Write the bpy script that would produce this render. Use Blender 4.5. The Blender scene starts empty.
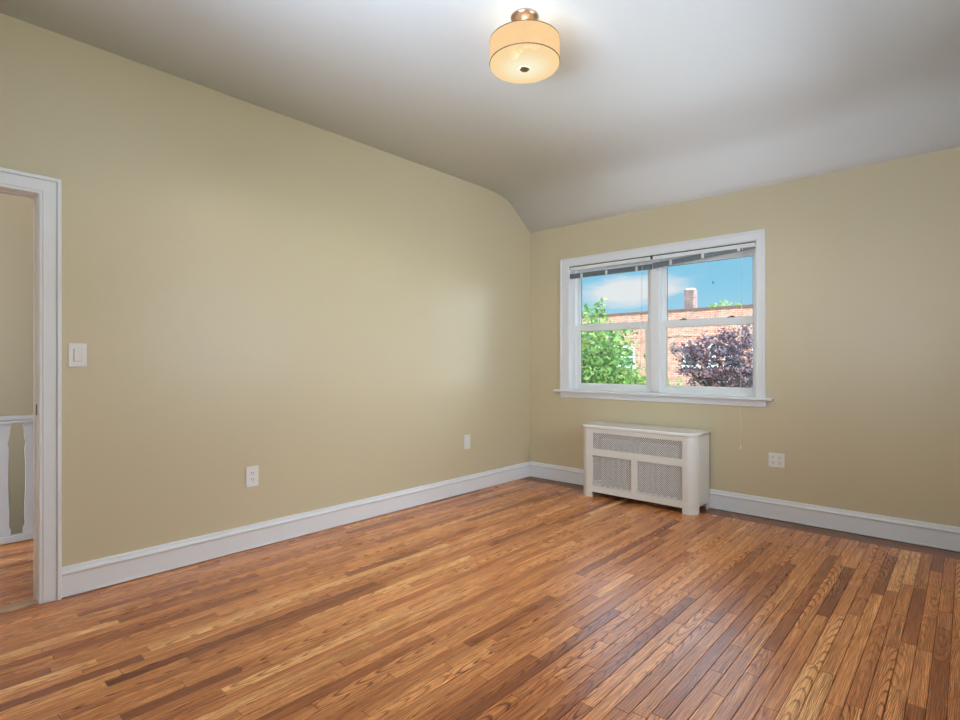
import bpy, bmesh, math, random
from mathutils import Vector, Matrix
random.seed(7)
sc = bpy.context.scene
C = sc.collection
PI = math.pi

# ------------------------------------------------------------------ camera
F_PX = 538.74
YAW = 0.73615
cam_d = bpy.data.cameras.new('camera')
cam = bpy.data.objects.new('camera', cam_d); C.objects.link(cam)
cam.location = (3.4288, -4.5727, 1.2)
cam.rotation_euler = (PI/2, 0, YAW)
cam_d.sensor_width = 36; cam_d.sensor_fit = 'HORIZONTAL'
cam_d.lens = F_PX/960*36
cam_d.shift_y = 2.35/960
cam_d.clip_start = 0.02; cam_d.clip_end = 300
sc.camera = cam

# ------------------------------------------------------------------ world and light
SKY = 0.95
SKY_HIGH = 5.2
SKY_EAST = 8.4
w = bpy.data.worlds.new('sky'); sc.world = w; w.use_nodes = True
nt = w.node_tree; nt.nodes.clear()
def N(t, nt, **k):
    n = nt.nodes.new(t)
    for a, b in k.items(): setattr(n, a, b)
    return n
out = N('ShaderNodeOutputWorld', nt); bg = N('ShaderNodeBackground', nt)
bg.inputs['Strength'].default_value = SKY
tc = N('ShaderNodeTexCoord', nt)
sep = N('ShaderNodeSeparateXYZ', nt); nt.links.new(tc.outputs['Generated'], sep.inputs[0])
rmp = N('ShaderNodeValToRGB', nt)
rmp.color_ramp.elements[0].position = 0.0; rmp.color_ramp.elements[0].color = (.50, .78, .93, 1)
rmp.color_ramp.elements[1].position = .5; rmp.color_ramp.elements[1].color = (.22, .48, .80, 1)
e = rmp.color_ramp.elements.new(.14); e.color = (.29, .66, .90, 1)
nt.links.new(sep.outputs['Z'], rmp.inputs[0])
mp = N('ShaderNodeMapping', nt); mp.inputs['Scale'].default_value = (1, 1, 3.2); mp.inputs['Location'].default_value = (.35, .1, .62)
nt.links.new(tc.outputs['Generated'], mp.inputs[0])
nz = N('ShaderNodeTexNoise', nt); nz.inputs['Scale'].default_value = 3.4; nz.inputs['Detail'].default_value = 9; nz.inputs['Roughness'].default_value = .55
nt.links.new(mp.outputs[0], nz.inputs['Vector'])
# one drifting cloud bank low over the roofs to the north-west
cdir = Vector((-.46, .93, .134)).normalized()
dv = N('ShaderNodeVectorMath', nt, operation='SUBTRACT'); dv.inputs[1].default_value = cdir
nt.links.new(tc.outputs['Generated'], dv.inputs[0])
sv = N('ShaderNodeVectorMath', nt, operation='MULTIPLY'); sv.inputs[1].default_value = (9.0, 9.0, 42.0)
nt.links.new(dv.outputs[0], sv.inputs[0])
ln = N('ShaderNodeVectorMath', nt, operation='LENGTH'); nt.links.new(sv.outputs[0], ln.inputs[0])
mr = N('ShaderNodeMapRange', nt); mr.inputs['From Min'].default_value = 0; mr.inputs['From Max'].default_value = 1.5
mr.inputs['To Min'].default_value = .43; mr.inputs['To Max'].default_value = -.05
nt.links.new(ln.outputs['Value'], mr.inputs['Value'])
ad = N('ShaderNodeMath', nt, operation='ADD'); nt.links.new(nz.outputs['Fac'], ad.inputs[0]); nt.links.new(mr.outputs[0], ad.inputs[1])
cr = N('ShaderNodeValToRGB', nt); cr.color_ramp.elements[0].position = .56; cr.color_ramp.elements[1].position = .72
nt.links.new(ad.outputs[0], cr.inputs[0])
mx = N('ShaderNodeMixRGB', nt); mx.inputs['Color2'].default_value = (.86, .88, .92, 1)
nt.links.new(cr.outputs[0], mx.inputs[0]); nt.links.new(rmp.outputs[0], mx.inputs[1])
# sky boosted high up, above the visible part, to light the room
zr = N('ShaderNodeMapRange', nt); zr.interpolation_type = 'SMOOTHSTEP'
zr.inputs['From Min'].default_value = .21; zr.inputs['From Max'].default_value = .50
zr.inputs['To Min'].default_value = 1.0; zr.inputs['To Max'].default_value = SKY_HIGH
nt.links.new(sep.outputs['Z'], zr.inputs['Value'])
# and boosted to the unseen east, to brighten the left wall
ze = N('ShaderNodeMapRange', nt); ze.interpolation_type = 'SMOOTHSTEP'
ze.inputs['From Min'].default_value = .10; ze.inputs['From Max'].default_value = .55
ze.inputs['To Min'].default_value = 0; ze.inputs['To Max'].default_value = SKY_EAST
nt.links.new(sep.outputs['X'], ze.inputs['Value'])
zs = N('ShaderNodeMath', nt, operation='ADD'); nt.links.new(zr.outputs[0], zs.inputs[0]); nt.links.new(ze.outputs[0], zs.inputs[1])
hz = N('ShaderNodeMapRange', nt); hz.inputs['From Min'].default_value = .21; hz.inputs['From Max'].default_value = .5
hz.inputs['To Min'].default_value = 0; hz.inputs['To Max'].default_value = .75
nt.links.new(sep.outputs['Z'], hz.inputs['Value'])
hm = N('ShaderNodeMixRGB', nt); hm.inputs['Color2'].default_value = (.76, .88, 1.0, 1)
he = N('ShaderNodeMapRange', nt); he.inputs['From Min'].default_value = .10; he.inputs['From Max'].default_value = .30
he.inputs['To Max'].default_value = 1
nt.links.new(sep.outputs['X'], he.inputs['Value'])
hx = N('ShaderNodeMath', nt, operation='MAXIMUM'); nt.links.new(hz.outputs[0], hx.inputs[0]); nt.links.new(he.outputs[0], hx.inputs[1])
nt.links.new(hx.outputs[0], hm.inputs[0]); nt.links.new(mx.outputs[0], hm.inputs[1])
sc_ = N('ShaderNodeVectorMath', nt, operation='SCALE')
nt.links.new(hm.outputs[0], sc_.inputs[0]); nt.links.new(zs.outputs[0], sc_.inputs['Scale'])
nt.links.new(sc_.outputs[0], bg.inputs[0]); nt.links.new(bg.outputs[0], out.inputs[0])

sun_d = bpy.data.lights.new('sun', 'SUN'); sun_d.energy = 1.1; sun_d.angle = math.radians(.6); sun_d.color = (1, .95, .86)
sun = bpy.data.objects.new('sun', sun_d); C.objects.link(sun)
sun.rotation_euler = Vector((-.42, -.62, .66)).to_track_quat('Z', 'Y').to_euler()

def area(name, loc, direction, sx, sy, power, col):
    l = bpy.data.lights.new(name, 'AREA'); l.shape = 'RECTANGLE'; l.size = sx; l.size_y = sy; l.energy = power; l.color = col
    o = bpy.data.objects.new(name, l); C.objects.link(o); o.location = loc
    o.rotation_euler = Vector(direction).to_track_quat('-Z', 'Z').to_euler()
    return o
# added fill lights, tilted up, at the unseen side and rear windows
area('side_fill_light', (3.70, -1.65, 1.58), (-1, .1, .35), 1.5, 1.25, 4, (.66, .82, 1))
rear = area('rear_fill_light', (2.45, -5.00, 1.58), (.15, 1, 1.5), 1.4, 1.25, 70, (.66, .82, 1))
rear.data.spread = math.radians(160)

vs = sc.view_settings
vs.view_transform = 'Standard'; vs.look = 'None'; vs.exposure = 0.06; vs.gamma = 1; vs.use_curve_mapping = False
sc.render.film_transparent = False

# ------------------------------------------------------------------ helpers
def mat(name, col, rough=.5, metal=0., spec=.5, bump=None, var=None, coat=0., emis=None, estr=0.):
    m = bpy.data.materials.new(name); m.use_nodes = True
    nt = m.node_tree; b = nt.nodes['Principled BSDF']
    b.inputs['Base Color'].default_value = (*col, 1); b.inputs['Roughness'].default_value = rough
    b.inputs['Metallic'].default_value = metal; b.inputs['Specular IOR Level'].default_value = spec
    b.inputs['Coat Weight'].default_value = coat
    if emis: b.inputs['Emission Color'].default_value = (*emis, 1); b.inputs['Emission Strength'].default_value = estr
    t = N('ShaderNodeTexCoord', nt)
    if var:                                     # gentle colour variation (scale, amount)
        n = N('ShaderNodeTexNoise', nt); n.inputs['Scale'].default_value = var[0]; n.inputs['Detail'].default_value = 4
        nt.links.new(t.outputs['Object'], n.inputs['Vector'])
        r = N('ShaderNodeMapRange', nt); r.inputs['To Min'].default_value = 1-var[1]; r.inputs['To Max'].default_value = 1+var[1]
        nt.links.new(n.outputs['Fac'], r.inputs['Value'])
        v = N('ShaderNodeVectorMath', nt, operation='SCALE'); v.inputs[0].default_value = col
        nt.links.new(r.outputs[0], v.inputs['Scale']); nt.links.new(v.outputs[0], b.inputs['Base Color'])
    if bump:                                    # (scale, strength)
        n = N('ShaderNodeTexNoise', nt); n.inputs['Scale'].default_value = bump[0]; n.inputs['Detail'].default_value = 5
        nt.links.new(t.outputs['Object'], n.inputs['Vector'])
        u = N('ShaderNodeBump', nt); u.inputs['Strength'].default_value = bump[1]; u.inputs['Distance'].default_value = .004
        nt.links.new(n.outputs['Fac'], u.inputs['Height']); nt.links.new(u.outputs[0], b.inputs['Normal'])
    return m

def box(bm, x0, x1, y0, y1, z0, z1, mi=0):
    if x0 > x1: x0, x1 = x1, x0
    if y0 > y1: y0, y1 = y1, y0
    if z0 > z1: z0, z1 = z1, z0
    v = [bm.verts.new(p) for p in ((x0,y0,z0),(x1,y0,z0),(x1,y1,z0),(x0,y1,z0),(x0,y0,z1),(x1,y0,z1),(x1,y1,z1),(x0,y1,z1))]
    for f in ((3,2,1,0),(4,5,6,7),(0,1,5,4),(1,2,6,5),(2,3,7,6),(3,0,4,7)):
        fc = bm.faces.new([v[i] for i in f]); fc.material_index = mi
    return v

def prism(bm, pts, mapf, a, b, smooth=False):
    """closed 2-D outline pts swept from a to b; mapf(p, q, s) -> xyz"""
    A = [bm.verts.new(mapf(p, q, a)) for p, q in pts]; B = [bm.verts.new(mapf(p, q, b)) for p, q in pts]
    n = len(pts)
    for i in range(n):
        f = bm.faces.new((A[i], A[(i+1) % n], B[(i+1) % n], B[i])); f.smooth = smooth
    bm.faces.new(A[::-1]); bm.faces.new(B)

def lathe(bm, prof, c=(0, 0, 0), n=48, smooth=True, cap=True):
    rings = []
    for r, z in prof:
        if r < 1e-6: rings.append([bm.verts.new((c[0], c[1], c[2]+z))])
        else: rings.append([bm.verts.new((c[0]+r*math.cos(2*PI*i/n), c[1]+r*math.sin(2*PI*i/n), c[2]+z)) for i in range(n)])
    for a, b in zip(rings, rings[1:]):
        for i in range(n):
            j = (i+1) % n
            q = [a[i % len(a)], a[j % len(a)], b[j % len(b)], b[i % len(b)]]
            u = []
            for t in q:
                if t not in u: u.append(t)
            if len(u) > 2:
                f = bm.faces.new(u); f.smooth = smooth

def tube(bm, p0, p1, r, n=8, r1=None):
    p0, p1 = Vector(p0), Vector(p1); d = (p1-p0).normalized()
    a = d.orthogonal().normalized(); b = d.cross(a)
    r1 = r if r1 is None else r1
    A = [bm.verts.new(p0+(a*math.cos(t)+b*math.sin(t))*r) for t in [2*PI*i/n for i in range(n)]]
    B = [bm.verts.new(p1+(a*math.cos(t)+b*math.sin(t))*r1) for t in [2*PI*i/n for i in range(n)]]
    for i in range(n):
        f = bm.faces.new((A[i], A[(i+1) % n], B[(i+1) % n], B[i])); f.smooth = True
    bm.faces.new(A[::-1]); bm.faces.new(B)

def obj(name, bm, m, parent=None, bevel=0., loc=None, smooth=False, seg=2):
    bmesh.ops.recalc_face_normals(bm, faces=bm.faces)
    me = bpy.data.meshes.new(name); bm.to_mesh(me); bm.free()
    for mm in (m if isinstance(m, (list, tuple)) else [m]): me.materials.append(mm)
    o = bpy.data.objects.new(name, me); C.objects.link(o)
    if parent is not None: o.parent = parent
    if loc: o.location = loc
    if smooth:
        for p in me.polygons: p.use_smooth = True
    if bevel:
        b = o.modifiers.new('bevel', 'BEVEL'); b.width = bevel; b.segments = seg; b.limit_method = 'ANGLE'; b.angle_limit = math.radians(40)
    return o
def B(*bs):
    bm = bmesh.new()
    for b in bs: box(bm, *b)
    return bm
def struct(o): o['kind'] = 'structure'; return o
def empty(name, loc):
    o = bpy.data.objects.new(name, None); C.objects.link(o); o.location = loc; o.empty_display_size = .1; return o
def tag(o, label, cat, group=None):
    o['label'] = label; o['category'] = cat
    if group: o['group'] = group
    return o

# ------------------------------------------------------------------ materials
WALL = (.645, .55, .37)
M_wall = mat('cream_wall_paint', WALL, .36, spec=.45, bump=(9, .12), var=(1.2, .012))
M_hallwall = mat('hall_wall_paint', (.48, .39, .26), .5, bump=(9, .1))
M_ceil = mat('white_ceiling_paint', (.84, .85, .865), .75, bump=(30, .05), var=(1.5, .01))
M_trim = mat('white_trim_paint', (.82, .82, .84), .3, spec=.5, var=(5, .01))
M_vinyl = mat('white_vinyl', (.84, .86, .87), .32)
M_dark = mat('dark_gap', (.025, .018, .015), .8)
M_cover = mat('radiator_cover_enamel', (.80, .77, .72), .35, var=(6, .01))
M_cover_lit = mat('radiator_cover_enamel_lit', (.90, .90, .90), .2, coat=.5)  # cover enamel lightened to stand for window light on the top
M_grille = mat('perforated_grille_enamel', (.78, .77, .75), .4)
M_iron = mat('dull_radiator_paint', (.20, .19, .18), .6)
M_plate = mat('white_plastic', (.83, .80, .77), .35)
M_slot = mat('dark_slot', (.05, .045, .04), .6)
M_slat = mat('grey_blind_slats', (.22, .25, .29), .45)
M_rail = mat('white_blind_rail', (.80, .82, .82), .4)
M_cord = mat('pale_cord', (.75, .75, .70), .6)
M_nickel = mat('brushed_nickel', (.62, .47, .38), .28, metal=1)
M_bronze = mat('dark_bronze', (.26, .18, .11), .4, metal=.6)
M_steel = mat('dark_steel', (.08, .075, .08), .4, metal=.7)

def wood_mat(name, ramp, rough=.27, gain=1.):
    m = bpy.data.materials.new(name); m.use_nodes = True; nt = m.node_tree; L = nt.links.new
    b = nt.nodes['Principled BSDF']
    at = N('ShaderNodeAttribute', nt, attribute_name='plank'); uv = N('ShaderNodeUVMap', nt, uv_map='grain')
    sp = N('ShaderNodeSeparateColor', nt); L(at.outputs['Color'], sp.inputs[0])
    su = N('ShaderNodeSeparateXYZ', nt); L(uv.outputs[0], su.inputs[0])
    def math_(op, a, c=None, d=None):
        n = N('ShaderNodeMath', nt, operation=op)
        for i, q in enumerate((a, c, d)):
            if q is None: continue
            if isinstance(q, (int, float)): n.inputs[i].default_value = q
            else: L(q, n.inputs[i])
        return n.outputs[0]
    def noise(sx, sy, detail, rough_=.5, dist=0.):
        mpn = N('ShaderNodeMapping', nt); mpn.inputs['Scale'].default_value = (sx, sy, 1)
        L(uv.outputs[0], mpn.inputs[0])
        n = N('ShaderNodeTexNoise', nt, noise_dimensions='2D'); n.inputs['Scale'].default_value = 1
        n.inputs['Detail'].default_value = detail; n.inputs['Roughness'].default_value = rough_; n.inputs['Distortion'].default_value = dist
        L(mpn.outputs[0], n.inputs['Vector']); return n.outputs['Fac']
    # growth rings cut at a shallow angle give cathedral arches along the board
    wob = noise(11, 2.2, 2)
    wob2 = noise(60, 14, 2)
    uo = math_('ADD', su.outputs['X'], math_('MULTIPLY', math_('SUBTRACT', wob, .5), .035))
    uo = math_('ADD', uo, math_('MULTIPLY', math_('SUBTRACT', wob2, .5), .008))
    vy = math_('MULTIPLY', su.outputs['Y'], .055)
    r = math_('SQRT', math_('ADD', math_('MULTIPLY', uo, uo), math_('MULTIPLY', vy, vy)))
    fr = math_('FRACT', math_('MULTIPLY', r, 190.))
    ring = N('ShaderNodeValToRGB', nt); ring.color_ramp.interpolation = 'EASE'
    el = ring.color_ramp.elements; el[0].position = 0; el[0].color = (.30, .30, .30, 1); el[1].position = 1; el[1].color = (.30, .30, .30, 1)
    q = el.new(.20); q.color = (1, 1, 1, 1); q = el.new(.72); q.color = (.95, .95, .95, 1)
    L(fr, ring.inputs[0])
    pores = N('ShaderNodeMapRange', nt); pores.inputs['From Min'].default_value = .3; pores.inputs['From Max'].default_value = .7
    pores.inputs['To Min'].default_value = .55; pores.inputs['To Max'].default_value = 1.38
    L(noise(260, 7, 4, .65), pores.inputs['Value'])
    streak = N('ShaderNodeMapRange', nt); streak.inputs['From Min'].default_value = .25; streak.inputs['From Max'].default_value = .75
    streak.inputs['To Min'].default_value = .66; streak.inputs['To Max'].default_value = 1.42
    L(noise(42, 1.1, 4, .6, .4), streak.inputs['Value'])
    base = N('ShaderNodeValToRGB', nt); els = base.color_ramp.elements
    els[0].position = ramp[0][0]; els[0].color = (*ramp[0][1], 1); els[1].position = ramp[-1][0]; els[1].color = (*ramp[-1][1], 1)
    for p_, c_ in ramp[1:-1]:
        q = els.new(p_); q.color = (*c_, 1)
    L(math_('ADD', sp.outputs[0], math_('MULTIPLY', math_('SUBTRACT', noise(18, .9, 2), .5), .18)), base.inputs[0])
    k = math_('MULTIPLY', pores.outputs[0], streak.outputs[0])
    # ring contrast varies board by board
    rk = math_('ADD', 1., math_('MULTIPLY', math_('SUBTRACT', ring.outputs[0], 1.), math_('ADD', .35, math_('MULTIPLY', sp.outputs[1], .75))))
    k = math_('MULTIPLY', math_('MULTIPLY', k, rk), gain)
    # darker grain is also redder and more saturated
    cmb = N('ShaderNodeCombineXYZ', nt); L(k, cmb.inputs[0]); L(math_('POWER', k, 1.35), cmb.inputs[1]); L(math_('POWER', k, 1.7), cmb.inputs[2])
    v = N('ShaderNodeVectorMath', nt, operation='MULTIPLY'); L(base.outputs[0], v.inputs[0]); L(cmb.outputs[0], v.inputs[1])
    L(v.outputs[0], b.inputs['Base Color'])
    rr = N('ShaderNodeMapRange', nt); rr.inputs['To Min'].default_value = rough-.05; rr.inputs['To Max'].default_value = rough+.1
    L(wob, rr.inputs['Value']); L(rr.outputs[0], b.inputs['Roughness'])
    bp = N('ShaderNodeBump', nt); bp.inputs['Strength'].default_value = .18; bp.inputs['Distance'].default_value = .001
    L(k, bp.inputs['Height']); L(bp.outputs[0], b.inputs['Normal'])
    b.inputs['Specular IOR Level'].default_value = .5; b.inputs['Coat Weight'].default_value = .12; b.inputs['Coat Roughness'].default_value = .22
    return m
RAMP = [(0., (.27, .078, .026)), (.22, (.42, .128, .040)), (.5, (.60, .210, .066)), (.78, (.80, .325, .112)), (1., (.97, .50, .20))]
M_floor = wood_mat('oak_strip_floor', RAMP)
M_border = wood_mat('oak_border_strip', [(0., (.20, .075, .04)), (1., (.36, .15, .07))], .4)
M_thresh = wood_mat('oak_threshold', [(0., (.52, .33, .22)), (1., (.60, .38, .25))], .4)

def plank_floor(name, boards, m, base_z, rnd=random):
    """boards: list of (x0,x1,y0,y1,axis); every board bevelled a hair with its own grain"""
    bm = bmesh.new(); uvl = bm.loops.layers.uv.new('grain'); cl = bm.loops.layers.float_color.new('plank')
    g = .0008; e_ = .0010
    for (x0, x1, y0, y1, ax) in boards:
        r1, r2 = rnd.random(), rnd.random()
        r1 = .5+(r1-.5)*1.0
        if rnd.random() < .62: r1 = .42+.36*rnd.random()
        r1 = .10+.90*r1
        uoff = rnd.choice((-1, 1))*rnd.random()**1.3*.09; voff = rnd.uniform(-.9, .9)
        cx, cy = (x0+x1)/2, (y0+y1)/2
        def P(x, y, z): return bm.verts.new((x, y, z))
        o_ = [P(x0+g, y0+g, -.004), P(x1-g, y0+g, -.004), P(x1-g, y1-g, -.004), P(x0+g, y1-g, -.004)]
        t_ = [P(x0+g+e_, y0+g+e_, 0), P(x1-g-e_, y0+g+e_, 0), P(x1-g-e_, y1-g-e_, 0), P(x0+g+e_, y1-g-e_, 0)]
        m_ = [P(x0+g, y0+g, -e_), P(x1-g, y0+g, -e_), P(x1-g, y1-g, -e_), P(x0+g, y1-g, -e_)]
        fs = [bm.faces.new(t_)]
        for i in range(4):
            j = (i+1) % 4
            fs.append(bm.faces.new((m_[i], m_[j], t_[j], t_[i]))); fs.append(bm.faces.new((o_[i], o_[j], m_[j], m_[i])))
        for f in fs:
            for l in f.loops:
                x, y = l.vert.co.x-cx, l.vert.co.y-cy
                if ax == 'X': x, y = y, x
                l[uvl].uv = (x+uoff, y+voff); l[cl] = (r1, r2, rnd.random(), 1)
    xs = [b[0] for b in boards]+[b[1] for b in boards]; ys = [b[2] for b in boards]+[b[3] for b in boards]
    v = [bm.verts.new(p) for p in ((min(xs), min(ys), -.004), (max(xs), min(ys), -.004), (max(xs), max(ys), -.004), (min(xs), max(ys), -.004))]
    f = bm.faces.new(v); f.material_index = 1
    box(bm, min(xs), max(xs), min(ys), max(ys), base_z, -.005, 1)
    me = bpy.data.meshes.new(name); bm.to_mesh(me); bm.free(); me.materials.append(m); me.materials.append(M_dark)
    o = bpy.data.objects.new(name, me); C.objects.link(o); return o

def rows(x0, x1, y0, y1, pw, rnd, lmin=.2, lmax=1.0):
    bs = []; n = round((x1-x0)/pw); pw = (x1-x0)/n
    for i in range(n):
        y = y0-rnd.random()*.9
        while y < y1:
            L_ = rnd.uniform(lmin, lmax) if rnd.random() < .8 else rnd.uniform(.8, 1.5)
            a, b = max(y, y0), min(y+L_, y1)
            if b-a > .05: bs.append((x0+i*pw, x0+(i+1)*pw, a, b, 'Y'))
            elif b > a and bs: 
                q = bs[-1]; bs[-1] = (q[0], q[1], q[2], b, 'Y') if abs(q[3]-a) < 1e-6 else q
            y += L_
    return bs

# ------------------------------------------------------------------ room dimensions
RX, RY, H = 3.75, -5.05, 2.871
rf = random.Random(23)
struct(plank_floor('floor', rows(0, RX, RY, -.192, .0535, rf), M_floor, -.2))
bd = []
for k in range(3):
    y0 = -.192+k*.054; x = -.0
    while x < RX:
        L_ = rf.uniform(.5, 1.6); bd.append((x, min(x+L_, RX), y0, y0+.054, 'X')); x += L_
bd = [b for b in bd if b[1]-b[0] > .03]
struct(plank_floor('trim_1', [(b[0], b[1], b[2], min(b[3], -.0305), b[4]) for b in bd], M_border, -.2))
struct(obj('trim_2', B((0, RX, -.0305, 0, -.2, -.005)), M_dark))
# wall openings
WX0, WX1, WZ0, WZ1 = .489, 2.205, .922, 2.152       # window seen
DY0, DY1, DZ = -4.87, -4.062, 2.037                 # doorway
T = .095
struct(obj('wall_back', B((-T, WX0, 0, .16, -.2, H), (WX1, RX+T, 0, .16, -.2, H), (WX0, WX1, 0, .16, -.2, WZ0), (WX0, WX1, 0, .16, WZ1, H)), M_wall))
struct(obj('wall_left', B((-T, 0, DY1, 0, -.2, H), (-T, 0, RY-T, DY0, -.2, H), (-T, 0, DY0, DY1, DZ, H)), M_wall))
SY0, SY1, SZ0, SZ1 = -2.45, -.85, .93, 2.2         # added side window
struct(obj('wall_right', B((RX, RX+T, SY1, .0, -.2, H), (RX, RX+T, RY-T, SY0, -.2, H), (RX, RX+T, SY0, SY1, -.2, SZ0), (RX, RX+T, SY0, SY1, SZ1, H)), M_wall))
QX0, QX1 = 1.7, 3.2                                # added rear window
struct(obj('wall_front', B((0, QX0, RY-T, RY, -.2, H), (QX1, RX, RY-T, RY, -.2, H), (QX0, QX1, RY-T, RY, -.2, SZ0), (QX0, QX1, RY-T, RY, SZ1, H)), M_wall))
# ceiling: flat, then coved down to the window wall
bm = bmesh.new()
prof = [(RY-T, H), (-1.0, H), (-.80, H-.0005), (-.68, 2.8685), (-.58, 2.864), (-.50, 2.856), (-.42, 2.840), (-.35, 2.816), (-.29, 2.782), (-.23, 2.738), (-.17, 2.690), (-.11, 2.644), (-.05, 2.602), (0, 2.567)]
poly = prof+[(0.16, 2.567), (.16, 3.1), (RY-T, 3.1)]
prism(bm, poly, lambda p, q, s: (s, p, q), -T, RX+T)
for f in bm.faces:
    if f.normal.z < 0 or True: f.smooth = len(f.verts) == 4 and abs(f.normal.x) < .5
o = struct(obj('ceiling', bm, M_ceil))
for p in o.data.polygons:
    c = p.center; p.use_smooth = (len(p.vertices) == 4 and c.y < .0 and c.z < 2.9)
# baseboards: tall flat board, moulded cap, small base step
def baseboard(name, mapf, a, b):
    bm = bmesh.new()
    pts = [(0, .004), (.020, .004), (.020, .010), (.018, .014), (.018, .112), (.0255, .118), (.0265, .126), (.019, .129), (.015, .138), (.014, .149), (.008, .155), (0, .155)]
    prism(bm, pts, mapf, a, b)
    return struct(obj(name, bm, M_trim))
baseboard('baseboard_left', lambda p, q, s: (p, s, q), -3.975, 0)
baseboard('baseboard_back', lambda p, q, s: (s, -p, q), .0, RX)
baseboard('baseboard_right', lambda p, q, s: (RX-p, s, q), RY, 0)
baseboard('baseboard_front', lambda p, q, s: (s, RY+p, q), 0, RX)

# ------------------------------------------------------------------ doorway
door = struct(empty('door_1', (0, -4.466, 0)))
def dl(bm): bmesh.ops.translate(bm, verts=bm.verts, vec=(0, 4.466, 0)); return bm
CW = .092
def casing_prof(x_out=1):   # (distance from opening, thickness)
    return [(-.006, 0), (-.006, .012), (-.003, .015), (.008, .015), (.011, .018), (.014, .018), (.063, .019), (.065, .026), (.067, .029), (.080, .029), (.083, .026), (.083, 0)]
bm = bmesh.new()
prism(bm, casing_prof(), lambda p, q, s: (q, DY1+p+.006, s), .0, DZ+.001)
obj('side_casing', dl(bm), M_trim, door)
bm = bmesh.new()
prism(bm, casing_prof(), lambda p, q, s: (q, DY0-p-.006, s), .0, DZ+.001)
obj('side_casing', dl(bm), M_trim, door)
bm = bmesh.new()
# head casing mitred into the sides
pts = casing_prof(); A = []; Bv = []
for p, q in pts:
    A.append(bm.verts.new((q, DY1+p+.006, DZ+p+.006))); Bv.append(bm.verts.new((q, DY0-p-.006, DZ+p+.006)))
for i in range(len(pts)):
    j = (i+1) % len(pts); bm.faces.new((A[i], A[j], Bv[j], Bv[i]))
bm.faces.new(A[::-1]); bm.faces.new(Bv)
obj('head_casing', dl(bm), M_trim, door)
# corner blocks filling the two mitres down to the opening line
bm = bmesh.new()
for sgn, yb in ((1, DY1), (-1, DY0)):
    lo = []; hi = []
    for p, q in pts:
        lo.append(bm.verts.new((q, yb+sgn*(p+.006), DZ))); hi.append(bm.verts.new((q, yb+sgn*(p+.006), DZ+p+.006)))
    for i in range(len(pts)):
        j = (i+1) % len(pts); bm.faces.new((lo[i], lo[j], hi[j], hi[i]))
    bm.faces.new(lo[::-1]); bm.faces.new(hi)
obj('casing_mitre', dl(bm), M_trim, door)
obj('door_jamb', dl(B((-T-.004, .004, DY1-.001, DY1+.018, 0, DZ), (-T-.004, .004, DY0-.018, DY0+.001, 0, DZ), (-T-.004, .004, DY0, DY1, DZ-.001, DZ+.018))), M_trim, door, .002)
obj('door_stop', dl(B((-T-.004, -.055, DY1-.005, DY1, 0, DZ-.005), (-T-.004, -.055, DY0, DY0+.005, 0, DZ-.005), (-T-.004, -.055, DY0, DY1, DZ-.005, DZ))), M_trim, door, .002)
o = obj('strike_plate', dl(B((-.047, -.021, DY1-.003, DY1-.0005, .935, .990))), M_steel, door, .001); o['label'] = 'dark metal strike plate'
bm = dl(B((-T+.02, .006, DY0, DY1, -.004, .004)))
uvl = bm.loops.layers.uv.new('grain'); cl = bm.loops.layers.float_color.new('plank')
for f in bm.faces:
    for l in f.loops: l[uvl].uv = (l.vert.co.x, l.vert.co.y); l[cl] = (.5, .2, .5, 1)
obj('threshold', bm, M_thresh, door, .002)
struct(obj('baseboard_hall', B((-.02-T, -T, -3.9, -1.6, 0, .155)), M_trim))

# hall beyond the doorway
rh = random.Random(5)
struct(plank_floor('floor_hall', rows(-1.33, -T+.02, -6.2, -1.5, .0535, rh), M_floor, -.25))
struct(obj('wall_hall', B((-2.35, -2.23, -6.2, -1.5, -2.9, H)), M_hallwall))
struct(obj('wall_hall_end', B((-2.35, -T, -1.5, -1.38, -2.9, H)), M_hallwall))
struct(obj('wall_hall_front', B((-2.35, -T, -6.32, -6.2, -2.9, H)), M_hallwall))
struct(obj('ceiling_hall', B((-2.35, -T, -6.32, -1.38, H, H+.1)), M_ceil))
struct(obj('floor_stairwell', B((-2.35, -1.33, -6.32, -1.38, -3.0, -2.9)), M_dark))
struct(obj('wall_stairwell', B((-1.36, -1.331, -6.2, -1.5, -2.9, -.012)), M_trim))
l = bpy.data.lights.new('hall_fill_light', 'POINT'); l.energy = 2.3; l.color = (1, .88, .74); l.shadow_soft_size = .12  # added fill light for the hall, no fixture behind it
o = bpy.data.objects.new('hall_fill_light', l); C.objects.link(o); o.location = (-1.85, -3.3, 2.6)

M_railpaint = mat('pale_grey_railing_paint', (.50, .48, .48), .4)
# balustrade along the stairwell
rail = tag(empty('stair_railing', (-1.26, -4.0, 0)), 'pale painted hall railing with flat sawn balusters seen through the doorway', 'railing')
bm = bmesh.new()
hp = [(-.028, .797), (.028, .797), (.030, .804), (.022, .812), (.030, .822), (.030, .834), (.020, .845), (-.020, .845), (-.030, .834), (-.030, .822), (-.022, .812), (-.030, .804)]
prism(bm, hp, lambda p, q, s: (p, s, q), -1.9, 1.9); obj('handrail', bm, M_railpaint, rail)
obj('bottom_rail', B((-.022, .022, -1.9, 1.9, .012, .056)), M_railpaint, rail, .004)
PIT = .172
half = [(.055, .056), (.055, .10), (.047, .112), (.044, .125), (.047, .140), (.049, .20), (.046, .27), (.042, .36), (.041, .46), (.043, .56), (.047, .62), (.043, .645), (.037, .66), (.042, .675), (.048, .70), (.052, .75), (.055, .775), (.055, .797)]
proto = None
y = -1.75
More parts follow.
